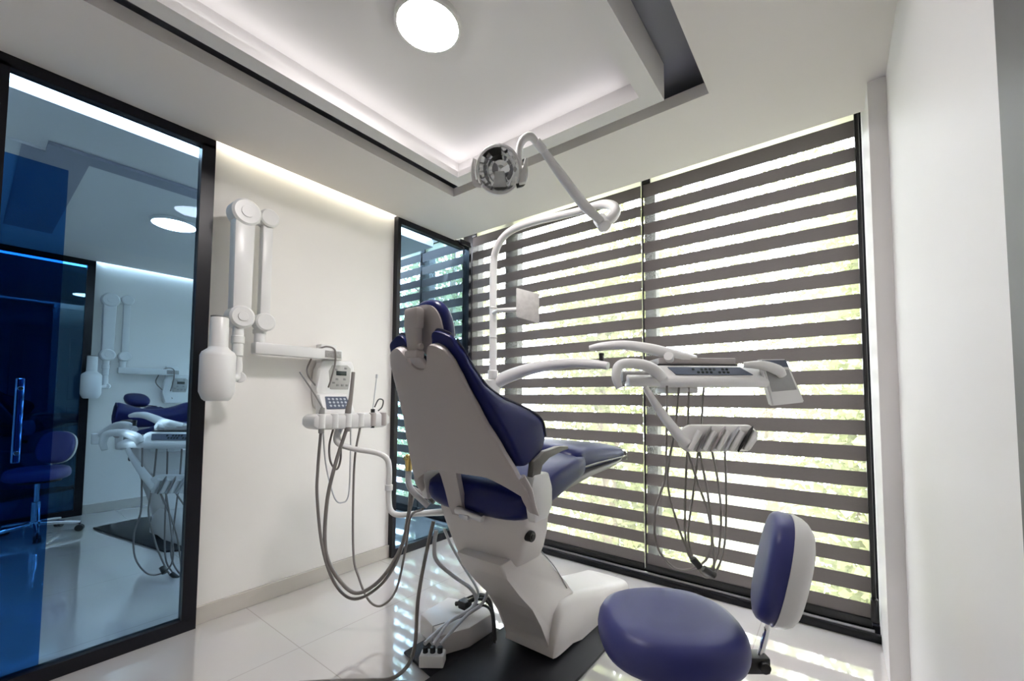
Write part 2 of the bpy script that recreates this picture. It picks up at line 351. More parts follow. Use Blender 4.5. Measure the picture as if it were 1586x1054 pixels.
bm = NB(); box(bm, (TX-.12, Y1, 0), (TX-.045, .1, 2.6)); box(bm, (TX-.12, YN, 0), (TX, -2.9, 2.6)); struct('wall_far', bm, WALL, label='cream far wall of the neighbouring room')
bm = NB(); box(bm, (TX-.045, Y1, 0), (TX-.03, 0, .085)); struct('baseboard_far', bm, SKIRT)
ledstrip('light_strip', [((TX-.03, Y1+.02, H+.04), (TX-.001, -.2, H+.06))], LEDB, 'light strip above the far wall of the neighbouring room')
bm = NB(); x = TX
box(bm, (x-.05, -2.9, 0), (x, Y1, .056)); box(bm, (x-.05, -2.9, 2.345), (x, Y1, 2.4)); box(bm, (x-.05, Y1-.056, .05), (x, Y1, 2.36)); box(bm, (x-.05, -2.9, 0), (x, -2.85, 2.36))
w4 = struct('window_4', bm, BLACK, label='black framed blue glass panel at the far side of the neighbouring room')
bm = NB(); box(bm, (x-.03, -2.88, .03), (x-.022, Y1-.02, 2.37)); ob('window_pane', bm, glass_mat('far_blue_glass', (.25, .5, .74), .06, (.5, .8, 1)), w4, smooth=False)
# third room
bm = NB(); box(bm, (-6.6, YN, H), (TX-.05, .1, H+.05)); box(bm, (-6.7, YN, 0), (-6.6, .1, H+.05)); box(bm, (-6.6, 0, 0), (TX-.12, .1, H)); struct('wall_end', bm, WALL)
ledstrip('light_strip', [((TX-.3, -2.8, H-.012), (TX-.22, -1.0, H-.002))], LEDB, 'thin light line in the farthest room, upper left behind two glass panels')
bm = NB(); box(bm, (-6.6, -2.2, 0), (-6.56, -1.2, 2.1), .004)
for a, b in ((.15, .95), (1.05, 1.95)):
    for c, d in ((-2.1, -1.75), (-1.65, -1.3)):
        box(bm, (-6.565, c, a), (-6.545, d, b), .008)
struct('door_3', bm, mat('door_paint', (.55, .57, .6), .5, noise=.03), label='panelled door in the farthest room')
# ceiling lamps
def ceil_lamp(c, r, label, lm=LAMP):
    e = empty('ceiling_light', c, label, 'ceiling light')
    b = NB(); lathe(b, [(r-.004, 0), (r+.006, 0), (r+.006, -.02), (r-.004, -.024)], c, (0, 0, 1), 40, ring=True); ob('rim', b, WHITE, e)
    b = NB(); lathe(b, [(.001, -.030), (r*.6, -.029), (r*.92, -.026), (r-.004, -.022)], c, (0, 0, 1), 40); ob('diffuser', b, lm, e)
ceil_lamp((1.295, -1.59, 2.50), .115, 'round white lamp in the middle of the suspended ceiling tray')
ceil_lamp((-1.39, -1.69, H-.012), .13, 'round lamp of the neighbouring room, seen through the large blue glass', LAMP2)
# ------------------------------------------------------------------ outside: trees and lawn
bm = NB(); box(bm, (-14, .3, -3.3), (14, 30, -3.2)); struct('ground', bm, LAWN, label='sunlit lawn outside the window')
LEAF = [leaf_mat('yellow_green_leaf', (.17, .20, .065), (.33, .35, .16)), leaf_mat('fresh_leaf', (.19, .22, .09), (.33, .345, .20))]
def tree(x, y, h, cr, n, mi, label):
    e = empty('tree', (x, y, -3.2), label, 'tree', None)
    b = NB(); tube(b, [(x, y, -3.2), (x+.1, y, -1), (x-.05, y+.1, h*.5), (x+.1, y, h)], [.16, .12, .09, .04], 10)
    for k in range(9):
        a = k*2.4; z = -1.2+k*(h+.6)/9
        tube(b, [(x, y, z), (x+math.cos(a)*cr*.45, y+math.sin(a)*cr*.3, z+.5), (x+math.cos(a)*cr*.85, y+math.sin(a)*cr*.6, z+.8)], [.05, .03, .012], 6)
    ob('trunk', b, BARK, e)
    vs, fs = [], []; rng = random.Random(int(x*100+y*10))
    cl = [(x+rng.uniform(-cr, cr)*.8, y+rng.uniform(-cr, cr)*.6, rng.uniform(-2.6, h)) for _ in range(34)]
    for i in range(n):
        c = rng.choice(cl); p = Vector((c[0]+max(-.75, min(.75, rng.gauss(0, .36))), c[1]+max(-.6, min(.6, rng.gauss(0, .3))), rng.gauss(c[2], .38)))
        d = Vector((rng.gauss(0, 1), rng.gauss(0, 1), rng.gauss(0, .6))).normalized(); s = Vector((rng.gauss(0, 1), rng.gauss(0, 1), rng.gauss(0, 1))).cross(d).normalized()
        L = rng.uniform(.07, .14); W = L*.42; q = len(vs)
        vs += [p, p+d*L*.5+s*W, p+d*L, p+d*L*.5-s*W]; fs.append((q, q+1, q+2, q+3))
    me = bpy.data.meshes.new('foliage'); base = Vector((x, y, -3.2)); me.from_pydata([v-base for v in vs], [], fs); me.materials.append(LEAF[mi])
    o = bpy.data.objects.new('foliage', me); COL.objects.link(o); o.parent = e
for a in ((-.1, 2.7, 3.6, .95, 10000, 0, 'leafy tree outside, behind the left blind'), (3.05, 3.0, 3.4, .95, 9000, 0, 'leafy tree outside, behind the right blind'),
          (-3.7, 3.2, 4.2, 1.2, 9000, 1, 'tree outside the neighbouring room window'), (1.3, 7.4, 5.5, 2.6, 12000, 1, 'tall pale tree farther away between the two nearer trees'),
          (7.0, 4.2, 4.0, 1.5, 7000, 0, 'tree at the far right outside'), (-7.4, 7.5, 5.5, 2.8, 8000, 1, 'distant tree far left outside the window')):
    tree(*a)
#PART2
# ------------------------------------------------------------------ dental chair
UY, UZ = V(0, -.395, .919), V(0, .919, .395)          # up along the tilted back, and its forward normal
def back_c(z): return 1.312+(1.30-z)*.085
def back_p(x, z, n):                                   # a point of the tilted back plane at height z, lifted n forward
    return V(x, -1.081-.43*z, z)+UZ*n
def pad(bm, fW, fC, ztop, zbot, fF, fB, nu=28, nv=30, pu=3.5, pv=6, mi=0):
    g = []
    for side in (0, 1):
        rows = []
        for j in range(nv+1):
            v = j/nv; v = .5-.5*math.cos(math.pi*v); row = []
            for i in range(nu+1):
                a = -1+2*i/nu; u = math.sin(a*math.pi/2)
                z = zbot(u)+(ztop(u)-zbot(u))*v
                x = fC(z)+u*fW(z)
                e = max(0, 1-abs(u)**pu)**(1/pu)*max(0, 1-abs(2*v-1)**pv)**(1/pv)
                n = fF(u, z) if side else fB(u, z); mid = (fF(u, z)*.35+fB(u, z)*.65)
                row.append(bm.verts.new(back_p(x, z, mid+(n-mid)*e)))
            rows.append(row)
        g.append(rows)
    for side in (0, 1):
        for j in range(nv):
            for i in range(nu):
                f = [g[side][j][i], g[side][j][i+1], g[side][j+1][i+1], g[side][j+1][i]]
                fa = bm.faces.new(f if side else f[::-1]); fa.material_index = mi
CH = (1.38, -.90, 0)
def make_chair():
    r = empty('dental_chair', CH, 'large dark blue dental chair with a taupe back shell on a black floor plate', 'dental chair')
    b = NB(); prism(b, [(1.175, -1.72), (1.64, -1.72), (1.64, -.55), (1.52, -.42), (1.24, -.42), (1.175, -.55)], (0, 0, 0), (1, 0, 0), (0, 1, 0), (0, 0, 1), .001, .014, .003)
    prism(b, [(.955, -1.385), (1.18, -1.42), (1.18, -1.0), (.955, -1.03)], (0, 0, 0), (1, 0, 0), (0, 1, 0), (0, 0, 1), .001, .012, .003)
    ob('floor_plate', b, PLATE, r, label='flat black floor plate')
    # base cover
    b = NB(); secs = []
    for y, zt, hx in ((-1.075, .05, .112), (-1.062, .13, .118), (-1.035, .20, .121), (-.99, .232, .122), (-.93, .232, .122), (-.85, .222, .122), (-.7, .185, .124), (-.55, .148, .128), (-.42, .118, .13), (-.33, .10, .125), (-.29, .06, .11)):
        s = []
        for k in range(24):
            a = math.pi*k/23; c = math.cos(a); sn = math.sin(a); zb = .016+(.02 if y < -.9 else 0)
            s.append((1.392+(hx+.014)*math.copysign(abs(c)**.35, c), y, zb+(zt-zb)*abs(sn)**.35))
        secs.append(s)
    loft(b, secs); ob('base_cover', b, BASEW, r, label='cream base cover')
    # slanted lift arm
    prof = [(-1.385, .50), (-1.345, .435), (-1.27, .35), (-1.19, .27), (-1.12, .185), (-1.075, .10), (-1.068, .035), (-.96, .03), (-.86, .10), (-.865, .225), (-.93, .285), (-1.165, .515)]
    b = NB(); prism(b, prof, (1.262, 0, 0), (0, 1, 0), (0, 0, 1), (1, 0, 0), 0, .232, .010); ob('lift_arm', b, BASEW, r)
    b = NB(); tube(b, [(1.497, -1.155, .50), (1.497, -1.03, .385), (1.497, -.93, .262)], .0022, 6); ob('seam', b, GREYP, r)
    # seat carrier
    b = NB(); secs = []
    for z, x0, x1, y0, y1, p in ((.432, 1.24, 1.46, -1.285, -1.12, 5), (.445, 1.21, 1.50, -1.31, -1.12, 6), (.50, 1.185, 1.535, -1.335, -1.14, 6), (.58, 1.15, 1.56, -1.355, -1.15, 6), (.64, 1.13, 1.572, -1.37, -1.16, 6), (.69, 1.12, 1.578, -1.375, -1.16, 6), (.712, 1.13, 1.57, -1.365, -1.17, 6)):
        secs.append(srect((x0+x1)/2, (y0+y1)/2, (x1-x0)/2, (y1-y0)/2, z, 40, p))
    loft(b, secs)
    for v in b.verts:                                   # the underside rises a little to the right
        if v.co.z < .6: v.co.z += (v.co.x-1.36)*.28*(.6-v.co.z)/.17*.6
    car = ob('seat_carrier', b, BASEW, r)
    b = NB(); cyl(b, (1.545, -1.31, .60), (1.582, -1.31, .60), .02, 20); cyl(b, (1.57, -1.31, .60), (1.585, -1.31, .60), .010, 12)
    ob('bolt_cap', b, DARKP, r, label='round dark bolt cap')
    b = NB(); box(b, (1.0, -.89, .58), (1.16, -.83, .64), .015); tube(b, [(1.0, -.868, .60), (1.0, -.868, 1.19)], .026, 14, smooth=False); ob('utility_post', b, WHITE, r)
    # seat
    b = NB(); secs = []
    for y, zc, th, hx in ((-1.402, .715, .03, .20), (-1.398, .715, .075, .235), (-1.38, .718, .115, .255), (-1.35, .722, .14, .262), (-1.28, .738, .15, .266), (-1.15, .770, .155, .264), (-1.02, .795, .145, .255), (-.95, .802, .12, .25), (-.93, .80, .07, .24)):
        secs.append([(1.352+hx*math.copysign(abs(math.cos(a))**.45, math.cos(a)), y, zc+th/2*math.copysign(abs(math.sin(a))**.55, math.sin(a))+.012*abs(math.cos(a))**3) for a in [2*math.pi*k/36 for k in range(36)]])
    loft(b, secs); st = ob('seat', b, VINYL, r, angle=60)
    # leg rest
    b = NB(); secs = []; LEG = ((-1.02, .825, .06, .22), (-1.0, .828, .11, .238), (-.93, .832, .13, .238), (-.85, .833, .132, .234), (-.70, .827, .118, .224), (-.55, .817, .10, .208), (-.43, .806, .078, .19), (-.36, .797, .055, .17), (-.33, .792, .02, .15))
    for y, zc, th, hx in LEG:
        secs.append([(1.352+hx*math.copysign(abs(math.cos(a))**.45, math.cos(a)), y, zc+th/2*math.copysign(abs(math.sin(a))**.55, math.sin(a))) for a in [2*math.pi*k/36 for k in range(36)]])
    loft(b, secs); lg = ob('leg_rest', b, VINYL, r, angle=60)
    for s in (-1, 1):
        b = NB(); tube(b, [(1.352+s*(hx+.001), y, zc-th*.22) for y, zc, th, hx in LEG[1:-1]], .004, 6); ob('piping', b, GREYP, lg)
    b = NB(); secs = []
    for y, zc, th, hx in ((-1.19, .715, .02, .18), (-1.16, .718, .04, .22), (-1.0, .748, .045, .232), (-.85, .762, .040, .230), (-.65, .764, .034, .216), (-.45, .768, .026, .192), (-.36, .772, .012, .16)):
        secs.append([(1.352+hx*math.copysign(abs(math.cos(a))**.4, math.cos(a)), y, zc+th/2*math.copysign(abs(math.sin(a))**.5, math.sin(a))) for a in [2*math.pi*k/32 for k in range(32)]])
    loft(b, secs); ob('leg_rest_shell', b, GREYP, r, angle=60)
    b = NB(); secs = []
    for y, zc, th, hx in ((-.43, .812, .076, .196), (-.35, .800, .066, .180), (-.29, .782, .05, .165), (-.245, .752, .02, .15)):
        secs.append([(1.352+hx*math.copysign(abs(math.cos(a))**.5, math.cos(a)), y, zc+th/2*math.copysign(abs(math.sin(a))**.6, math.sin(a))) for a in [2*math.pi*k/32 for k in range(32)]])
    loft(b, secs); ob('foot_cover', b, CLEARP, r, label='clear plastic foot cover')
    # hinges and armrests either side
    for s in (1, -1):
        X = lambda d: 1.352+s*d
        b = NB(); prism(b, [(-1.385, .675), (-1.305, .675), (-1.275, .715), (-1.275, .78), (-1.30, .838), (-1.39, .838), (-1.41, .78)], (X(.258), 0, 0), (0, 1, 0), (0, 0, 1), (s, 0, 0), 0, .036, .010)
        ob('side_hinge', b, WHITE, r)
        b = NB(); prism(b, [(-1.395, .83), (-1.345, .83), (-1.338, .868), (-1.29, .890), (-1.20, .902), (-1.155, .903), (-1.155, .916), (-1.22, .920), (-1.32, .912), (-1.385, .885)], (X(.264), 0, 0), (0, 1, 0), (0, 0, 1), (s, 0, 0), 0, .024, .004)
        ob('armrest', b, mat('taupe_plastic', (.13, .122, .112), .4, noise=.04), r, label='grey plastic armrest')
    # backrest shell
    sw = lambda z: interp([(.74, .300), (.80, .292), (.86, .272), (.94, .245), (1.04, .208), (1.16, .180), (1.22, .166), (1.27, .142), (1.30, .12)], z)
    def notch(u, top, dep): return top-dep*math.exp(-(abs(u-.04)/.40)**2.6)-.030*abs(u)**5
    b = NB()
    pad(b, sw, back_c, lambda u: notch(u, 1.290, .084), lambda u: .832-.072*max(0, abs(u)-.45)**1.4/.55**1.4, lambda u, z: .012, lambda u, z: -.022-.006*(1-u*u), 30, 26, 5, 14)
    sh = ob('backrest_shell', b, WARMW, r, angle=50, label='taupe plastic back shell')
    # struts that leave the shell for the hinges and the middle
    for s in (1, -1):
        b = NB(); c = back_c(.8); pts = [back_p(c+s*.262, .835, -.002), back_p(c+s*.276, .79, 0), V(1.352+s*.285, -1.405, .745), V(1.352+s*.275, -1.36, .695)]
        tube(b, pts, [.026, .026, .022, .018], 12, flat=.7, hint=(0, 1, 0)); ob('shell_arm', b, WARMW, sh)
    b = NB(); loft(b, [[(p.x+dx, p.y+dy, p.z) for dx, dy in ((-w/2, -.012), (w/2, -.012), (w/2, .012), (-w/2, .012))] for p, w in ((back_p(1.285, .86, -.008), .11), (back_p(1.283, .80, -.008), .088), (V(1.285, -1.415, .74), .08), (V(1.288, -1.40, .68), .075), (V(1.29, -1.385, .645), .07))])
    ob('shell_strut', b, WARMW, sh)
    b = NB(); cyl(b, (1.30, -1.42, .675), (1.42, -1.40, .655), .014); box(b, (1.32, -1.43, .645), (1.37, -1.385, .665), .006); ob('pivot', b, ALU, r)
    # backrest cushion
    cw = lambda z: interp([(.80, .262), (.86, .280), (.94, .272), (1.0, .258), (1.08, .236), (1.15, .212), (1.22, .192), (1.28, .168), (1.32, .14)], z)
    tk = lambda z: interp([(.84, .17), (.86, .19), (.89, .222), (.93, .236), (.965, .222), (1.0, .185), (1.035, .138), (1.07, .088), (1.113, .052), (1.18, .036), (1.25, .036), (1.32, .032)], z)
    b = NB()
    pad(b, cw, back_c, lambda u: notch(u, 1.324, .098), lambda u: .858, lambda u, z: tk(z)*(.62+.38*abs(u)**2), lambda u, z: .008, 34, 34, 9, 10)
    cu = ob('backrest_cushion', b, VINYL, r, angle=60)
    b = NB()
    for s in (-1, 1):
        tube(b, [back_p(back_c(z)+s*cw(z)*.985, z, .869*tk(z)+.002) for z in (.885, .90, .93, .96, .99, 1.02, 1.05, 1.08, 1.12, 1.18, 1.24, 1.28)], .0045, 6)
    tube(b, [back_p(back_c(notch(u, 1.324, .098))+u*cw(notch(u, 1.324, .098))*.985, notch(u, 1.324, .098)+.001, .03) for u in [-.97+.0485*k for k in range(41)]], .005, 6, n=1)
    ob('piping', b, NAVY, cu)
    # headrest
    hc = V(1.318, -1.585, 1.342); hx_, hu, hn = V(1, 0, 0), V(0, -.26, .9656), V(0, .9656, .26)
    def hp(m_, sc_, n0, n1, name, par, ww, hh, px):
        b = NB(); secs = []
        for n, e in ((n0, .80), (n0+.004, .93), (n0+(n1-n0)*.35, 1), (n0+(n1-n0)*.7, .985), (n1-.006, .9), (n1, .6)):
            s = []
            for k in range(40):
                a = 2*math.pi*k/40; c, sn = math.cos(a), math.sin(a)
                rr = 1-(.14*max(0, -sn)**2 if False else 0)
                s.append(hc+hx_*(ww*e*math.copysign(abs(c)**.75, c)*(1-.10*max(0, -sn)))+hu*(hh*e*math.copysign(abs(sn)**.85, sn))+hn*n)
            secs.append(s)
        loft(b, secs); return ob(name, b, m_, par, angle=60)
    hd = hp(VINYL, 1, .0, .056, 'headrest', r, .090, .102, 0)
    hp(WARMW, 1, -.014, .006, 'headrest_shell', hd, .080, .088, 0)
    b = NB(); box(b, (1.272, -1.660, 1.335), (1.345, -1.622, 1.412), .012); loft(b, [srect(x, y, hx, hy, z, 20, 5) for z, x, y, hx, hy in ((1.36, 1.305, -1.642, .034, .018), (1.30, 1.310, -1.64, .029, .015), (1.24, 1.314, -1.635, .029, .014), (1.20, 1.318, -1.60, .031, .012))])
    br = ob('headrest_bracket', b, WARMW, r)
    b = NB(); box(b, (1.282, -1.66, 1.235), (1.346, -1.622, 1.262), .006); cyl(b, (1.335, -1.64, 1.275), (1.352, -1.64, 1.275), .010); ob('bracket_collar', b, WARMW, br)
    return r
chair = make_chair()
# ------------------------------------------------------------------ operating light
def make_light():
    r = empty('operating_light', (1.0, -.868, 1.195), 'white operating light on a bent pole above the dental chair, chrome reflector facing the camera', 'dental light')
    b = NB(); tube(b, [(1.0, -.868, 1.195), (1.0, -.87, 1.5), (1.003, -.875, 1.80), (1.046, -.90, 1.895), (1.139, -.925, 1.948), (1.279, -.948, 1.955), (1.458, -.966, 1.938), (1.60, -.983, 1.921)], [.020, .020, .0195, .019, .0185, .018, .017, .016], 14)
    ob('pole', b, WHITE, r)
    for i, z in enumerate((1.20, 1.42, 1.58)):
        b = NB(); cyl(b, (1.0, -.869-.001*i, z), (1.0, -.869-.001*i, z+(.05 if i == 0 else .012)), .027 if i == 0 else .0225, 20, .004); ob('collar', b, WHITE, r)
    b = NB(); tube(b, [(1.59, -.982, 1.922), (1.70, -.997, 1.915), (1.768, -1.018, 1.882), (1.792, -1.05, 1.835), (1.785, -1.10, 1.79), (1.765, -1.135, 1.776)], [.015, .018, .020, .021, .021, .019], 14)
    cyl(b, (1.755, -1.115, 1.80), (1.785, -1.125, 1.755), .026); ob('elbow', b, WHITE, r)
    b = NB(); tube(b, [(1.775, -1.135, 1.776), (1.737, -1.201, 1.824), (1.697, -1.298, 1.908), (1.667, -1.40, 1.985)], [.015, .019, .018, .012], 14); sw_ = ob('swing_arm', b, WHITE, r)
    b = NB(); cyl(b, (1.674, -1.38, 1.970), (1.664, -1.415, 1.992), .0155, 16); ob('arm_tip', b, WHITE, sw_)
    b = NB(); tube(b, [(1.664, -1.412, 1.988), (1.658, -1.44, 1.997), (1.640, -1.455, 1.985), (1.628, -1.462, 1.955), (1.628, -1.465, 1.90), (1.632, -1.467, 1.862)], [.012, .014, .0135, .012, .010, .009], 12); ob('yoke', b, WHITE, r)
    # head: bowl opening towards the patient side, i.e. the camera
    c = V(1.588, -1.52, 1.866); d = (CAM-c).normalized(); d = (d+V(-.22, .12, .10)).normalized()
    x, y, z = frame_of(d); R = .072
    b = NB(); prof = [(.004, -.052), (.022, -.049), (.040, -.038), (.054, -.022), (.063, -.006), (R, .012), (R-.004, .012), (.056, -.008), (.045, -.026), (.030, -.038), (.012, -.043), (.001, -.044)]
    lathe(b, prof, c, d, 18, hint=None); ob('reflector', b, mat('polished_reflector', (.93, .93, .94), .05, metal=1, noise=.01), r, angle=14, label='faceted chrome reflector bowl')
    b = NB(); lathe(b, [(R-.002, .010), (R+.004, .010), (R+.006, .016), (R+.002, .021), (R-.004, .018)], c, d, 30, ring=True)
    ob('rim', b, WHITE, r)
    b = NB(); lathe(b, [(.0, .0185), (R-.003, .0185), (R-.003, .0165), (.0, .0165)], c, d, 30); ob('shield', b, CGLASS, r, label='clear splash shield')
    b = NB()
    uu = (V(0, 0, 1)-d*d.z).normalized(); xx = uu.cross(d); p = c-d*.012-uu*.030; prism(b, [(-.022, -.024), (.022, -.024), (.016, .026), (-.016, .026)], p, xx, uu, d, 0, .014, .003)
    ob('bulb_cover', b, WHITE, r)
    b = NB(); q = c+rt*.058
    tube(b, [c+x*.05-d*.02, c+x*.075-d*.01, V(1.632, -1.467, 1.862)], .010, 10); cyl(b, V(1.632, -1.467, 1.88), V(1.632, -1.467, 1.835), .013); ob('knuckle', b, WHITE, r)
    for s in (-1, 1):
        b = NB(); o_ = c+rt*(s*.088); tube(b, [o_+V(0, 0, .035)-rt*s*.004, o_+V(0, 0, .015), o_-V(0, 0, .02), o_-V(0, 0, .048)-rt*s*.008, o_-V(0, 0, .056)-rt*s*.03], .0075, 10)
        ob('handle', b, WHITE if s < 0 else DARKP, r, label='white grip loop' if s < 0 else 'dark grip loop')
    b = NB(); o_ = c+rt*.078-fw*.005; prism(b, [(-.012, -.058), (.014, -.052), (.018, .03), (.008, .03)], o_, rt, V(0, 0, 1), -fw, 0, .02, .004); ob('switch_housing', b, WHITE, r)
    return r
make_light()
# ------------------------------------------------------------------ delivery unit
TD = V(-math.sin(YAW), math.cos(YAW), 0)               # into the room, away from the camera
def make_delivery(label):
    O = V(2.045, -.707, 1.186); r = empty('delivery_unit', (1.0, -.868, 1.195), label, 'dental tray unit')
    Z = V(0, 0, 1)
    def L(a, dpt, z): return O+rt0*a+TD*dpt+Z*z
    b = NB(); tube(b, [(.985, -.86, 1.17), (1.07, -.822, 1.217), (1.24, -.81, 1.258), (1.426, -.798, 1.272), (1.565, -.794, 1.262), (1.636, -.793, 1.250)], [.034, .035, .030, .024, .021, .018], 14, flat=1); cyl(b, (.985, -.86, 1.12), (.985, -.86, 1.20), .045)
    ob('carrier_arm', b, WHITE, r)
    b = NB(); cyl(b, (1.60, -.788, 1.258), (1.60, -.788, 1.312), .011); cyl(b, (1.60, -.788, 1.30), (1.60, -.788, 1.312), .013); ob('pivot_pin', b, DARKP, r)
    b = NB(); tube(b, [(1.545, -.80, 1.338), (1.60, -.785, 1.345), (1.70, -.76, 1.345), (1.80, -.735, 1.327), (1.88, -.70, 1.302), (1.97, -.62, 1.27)], [.014, .020, .024, .026, .028, .03], 14, flat=.9); ob('upper_arm', b, CLEARP if False else WHITE, r)
    # tray body: section swept along the width
    def sweep(b, sec, a0, a1, bev=.006, mi=0): prism(b, sec, O+rt0*a0, TD, Z, rt0, 0, a1-a0, bev, mi)
    b = NB(); sweep(b, [(.008, -.038), (-.006, -.018), (.0, .0), (.012, .010), (.05, .052), (.075, .060), (.26, .060), (.26, -.03)], -.20, .262, .007); body = ob('tray_body', b, WHITE, r)
    b = NB(); sweep(b, [(.085, .066), (.082, .094), (.25, .094), (.25, .066)], -.175, .165, .004); ob('instrument_mat', b, WARMW, r, label='grey tray insert on top')
    b = NB(); sweep(b, [(.078, .0595), (.078, .067), (.24, .067), (.24, .0595)], -.18, .17, .001); ob('shadow_gap', b, DARKP, r)
    nrm = V(*(TD*.042+Z*-.038)).normalized(); pu = (TD*.038+Z*.042).normalized(); po = L(0, .031, .031)-TD*.0022+Z*.0022
    pn = (-TD*.042+Z*.038).normalized()
    b = NB(); prism(b, [(-.125, -.023), (.20, -.023), (.16, .022), (-.15, .022)], po, rt0, pu, pn, -.001, .0015, 0); kp = ob('keypad', b, PANELG, r, smooth=False, label='blue-grey touch keypad strip')
    b = NB()
    for i in range(9):
        for j in range(2):
            if (i*7+j*3) % 5 == 0: continue
            a = -.045+i*.018; cyl(b, po+rt0*a+pu*(-.010+j*.018)+pn*.001, po+rt0*a+pu*(-.010+j*.018)+pn*.0035, .0062, 10)
    ob('keys', b, SCREEN, kp)
    # left handle: hoop bracket
    b = NB(); tube(b, [L(-.372, -.02, -.042), L(-.385, -.02, .0), L(-.375, -.015, .045), L(-.34, -.01, .060), L(-.27, .0, .056), L(-.215, .01, .032), L(-.185, .012, -.005)], [.015, .019, .021, .021, .023, .026, .024], 14, hint=tuple(TD)); ob('handle', b, WHITE, r)
    b = NB(); sweep(b, [(.0, -.034), (.0, .0), (.06, .02), (.10, -.034)], -.325, -.19, .008); ob('handle_guard', b, WHITE, r)
    b = NB(); sweep(b, [(.055, -.01), (.055, .03), (.12, .04), (.12, -.02)], -.34, -.20, .006); ob('handle_recess', b, GREYP, r)
    b = NB(); tube(b, [L(.17, .03, .060), L(.235, .0, .056), L(.285, -.02, .034), L(.305, -.02, .01)], [.012, .020, .022, .016], 14, hint=tuple(TD)); ob('handle', b, WHITE, r)
    b = NB(); sweep(b, [(.05, -.062), (.05, -.035), (.18, -.035), (.18, -.062)], -.165, -.015, .008); ob('hose_block', b, WHITE, r)
    b = NB(); tube(b, [L(-.10, .12, .058), L(-.12, .10, .085), L(-.14, .06, .10)], .02, 12); ob('arm_socket', b, WHITE, r)
    # screen hanging at the right corner
    tl, tr_, br, bl = V(2.225, -.578, 1.267), V(2.314, -.512, 1.268), V(2.372, -.459, 1.088), V(2.262, -.539, 1.072)
    n_ = (tr_-tl).cross(bl-tl).normalized(); n_ = n_ if n_.dot(-fw) > 0 else -n_
    b = NB(); loft(b, [[p-n_*.0 for p in (tl, tr_, br, bl)], [p-n_*.032 for p in (tl, tr_, br, bl)]]); bmesh.ops.bevel(b, geom=list(b.edges), offset=.005, segments=2, affect='EDGES'); vi = ob('film_viewer', b, WHITE, r, label='slanted white side screen')
    def q(u, v, o=.0012):
        a = tl.lerp(tr_, u); c_ = bl.lerp(br, u); return a.lerp(c_, v)+n_*o
    b = NB(); loft(b, [[q(.10, .24), q(.90, .24), q(.90, .70), q(.10, .70)], [q(.10, .24, .003), q(.90, .24, .003), q(.90, .70, .003), q(.10, .70, .003)]]); ob('viewer_glass', b, mat('grey_viewer_glass', (.33, .33, .33), .25, noise=.25, nscale=25), vi, smooth=False)
    b = NB(); loft(b, [[q(.06, .02), q(.94, .02), q(.94, .18), q(.06, .18)], [q(.06, .02, .003), q(.94, .02, .003), q(.94, .18, .003), q(.06, .18, .003)]]); ob('viewer_display', b, PANELG, vi, smooth=False)
    # lower instrument holder
    b = NB(); tube(b, [(1.835, -.858, 1.15), (1.852, -.845, 1.112), (1.885, -.815, 1.045), (1.925, -.782, .975), (1.968, -.748, .912)], [.012, .014, .019, .022, .024], 14); ob('holder_arm', b, WHITE, r)
    HO = V(2.075, -.669, .938)
    def hl(a, dpt, z): return HO+rt0*a+TD*dpt+Z*z
    b = NB(); prism(b, [(-.165, -.035), (-.13, -.060), (.13, -.054), (.165, -.005), (.165, .025), (.135, .055), (-.12, .055), (-.165, .03)], HO, rt0, Z, TD, -.012, .022, .012); hb = ob('instrument_holder', b, WHITE, r)
    for k in range(5):
        a = -.105+k*.057; b = NB(); tube(b, [hl(a-.022, -.022, -.048), hl(a+.020, -.026, .030)], [.010, .013], 10, smooth=False); ob('holder_rib', b, WHITE, hb)
    for k in range(4):
        a = -.075+k*.057; b = NB(); tube(b, [hl(a-.024, -.020, -.056), hl(a-.004, -.024, -.018), hl(a+.022, -.030, .028), hl(a+.034, -.032, .05)], [.004, .0065, .007, .003], 10); ob('handpiece', b, [GREYP, WARMW, HOSEL, DARKP][k], r, label='slim dental handpiece in its slot')
    paths = [[(1.909, -.805, 1.155), (1.901, -.797, .931), (1.892, -.794, .769), (1.856, -.812, .633), (1.858, -.801, .485), (1.917, -.751, .391), (1.995, -.694, .402), (2.041, -.665, .486), (2.035, -.682, .688), (2.008, -.706, .885)],
             [(1.941, -.744, 1.155), (1.923, -.747, .983), (1.891, -.757, .763), (1.913, -.730, .598), (1.945, -.698, .475), (1.982, -.665, .379), (2.016, -.637, .343), (2.040, -.623, .401), (2.028, -.645, .599), (1.992, -.681, .750), (1.965, -.725, .885)],
             [(1.968, -.698, 1.155), (1.958, -.692, .926), (1.942, -.687, .648), (1.941, -.676, .468), (1.966, -.653, .393), (2.009, -.617, .343), (2.050, -.593, .441), (2.065, -.592, .594), (2.058, -.606, .746), (2.05, -.67, .885)],
             [(2.015, -.639, 1.155), (2.001, -.639, .981), (1.967, -.647, .700), (1.943, -.652, .503), (1.967, -.627, .391), (2.025, -.581, .341), (2.066, -.557, .448), (2.080, -.559, .644), (2.095, -.64, .885)]]
    for p in paths:
        b = NB(); tube(b, p, .0048, 8, n=8); h = ob('hose', b, HOSE, r)
    b = NB(); cyl(b, (1.972, -.70, .43), (2.0, -.69, .395), .015); cyl(b, (2.005, -.66, .385), (2.045, -.635, .355), .014); ob('hose_clip', b, DARKP, r, label='black hose clips')
    return r
make_delivery('white delivery unit with keypad tray and looped hoses, in front of the blinds')
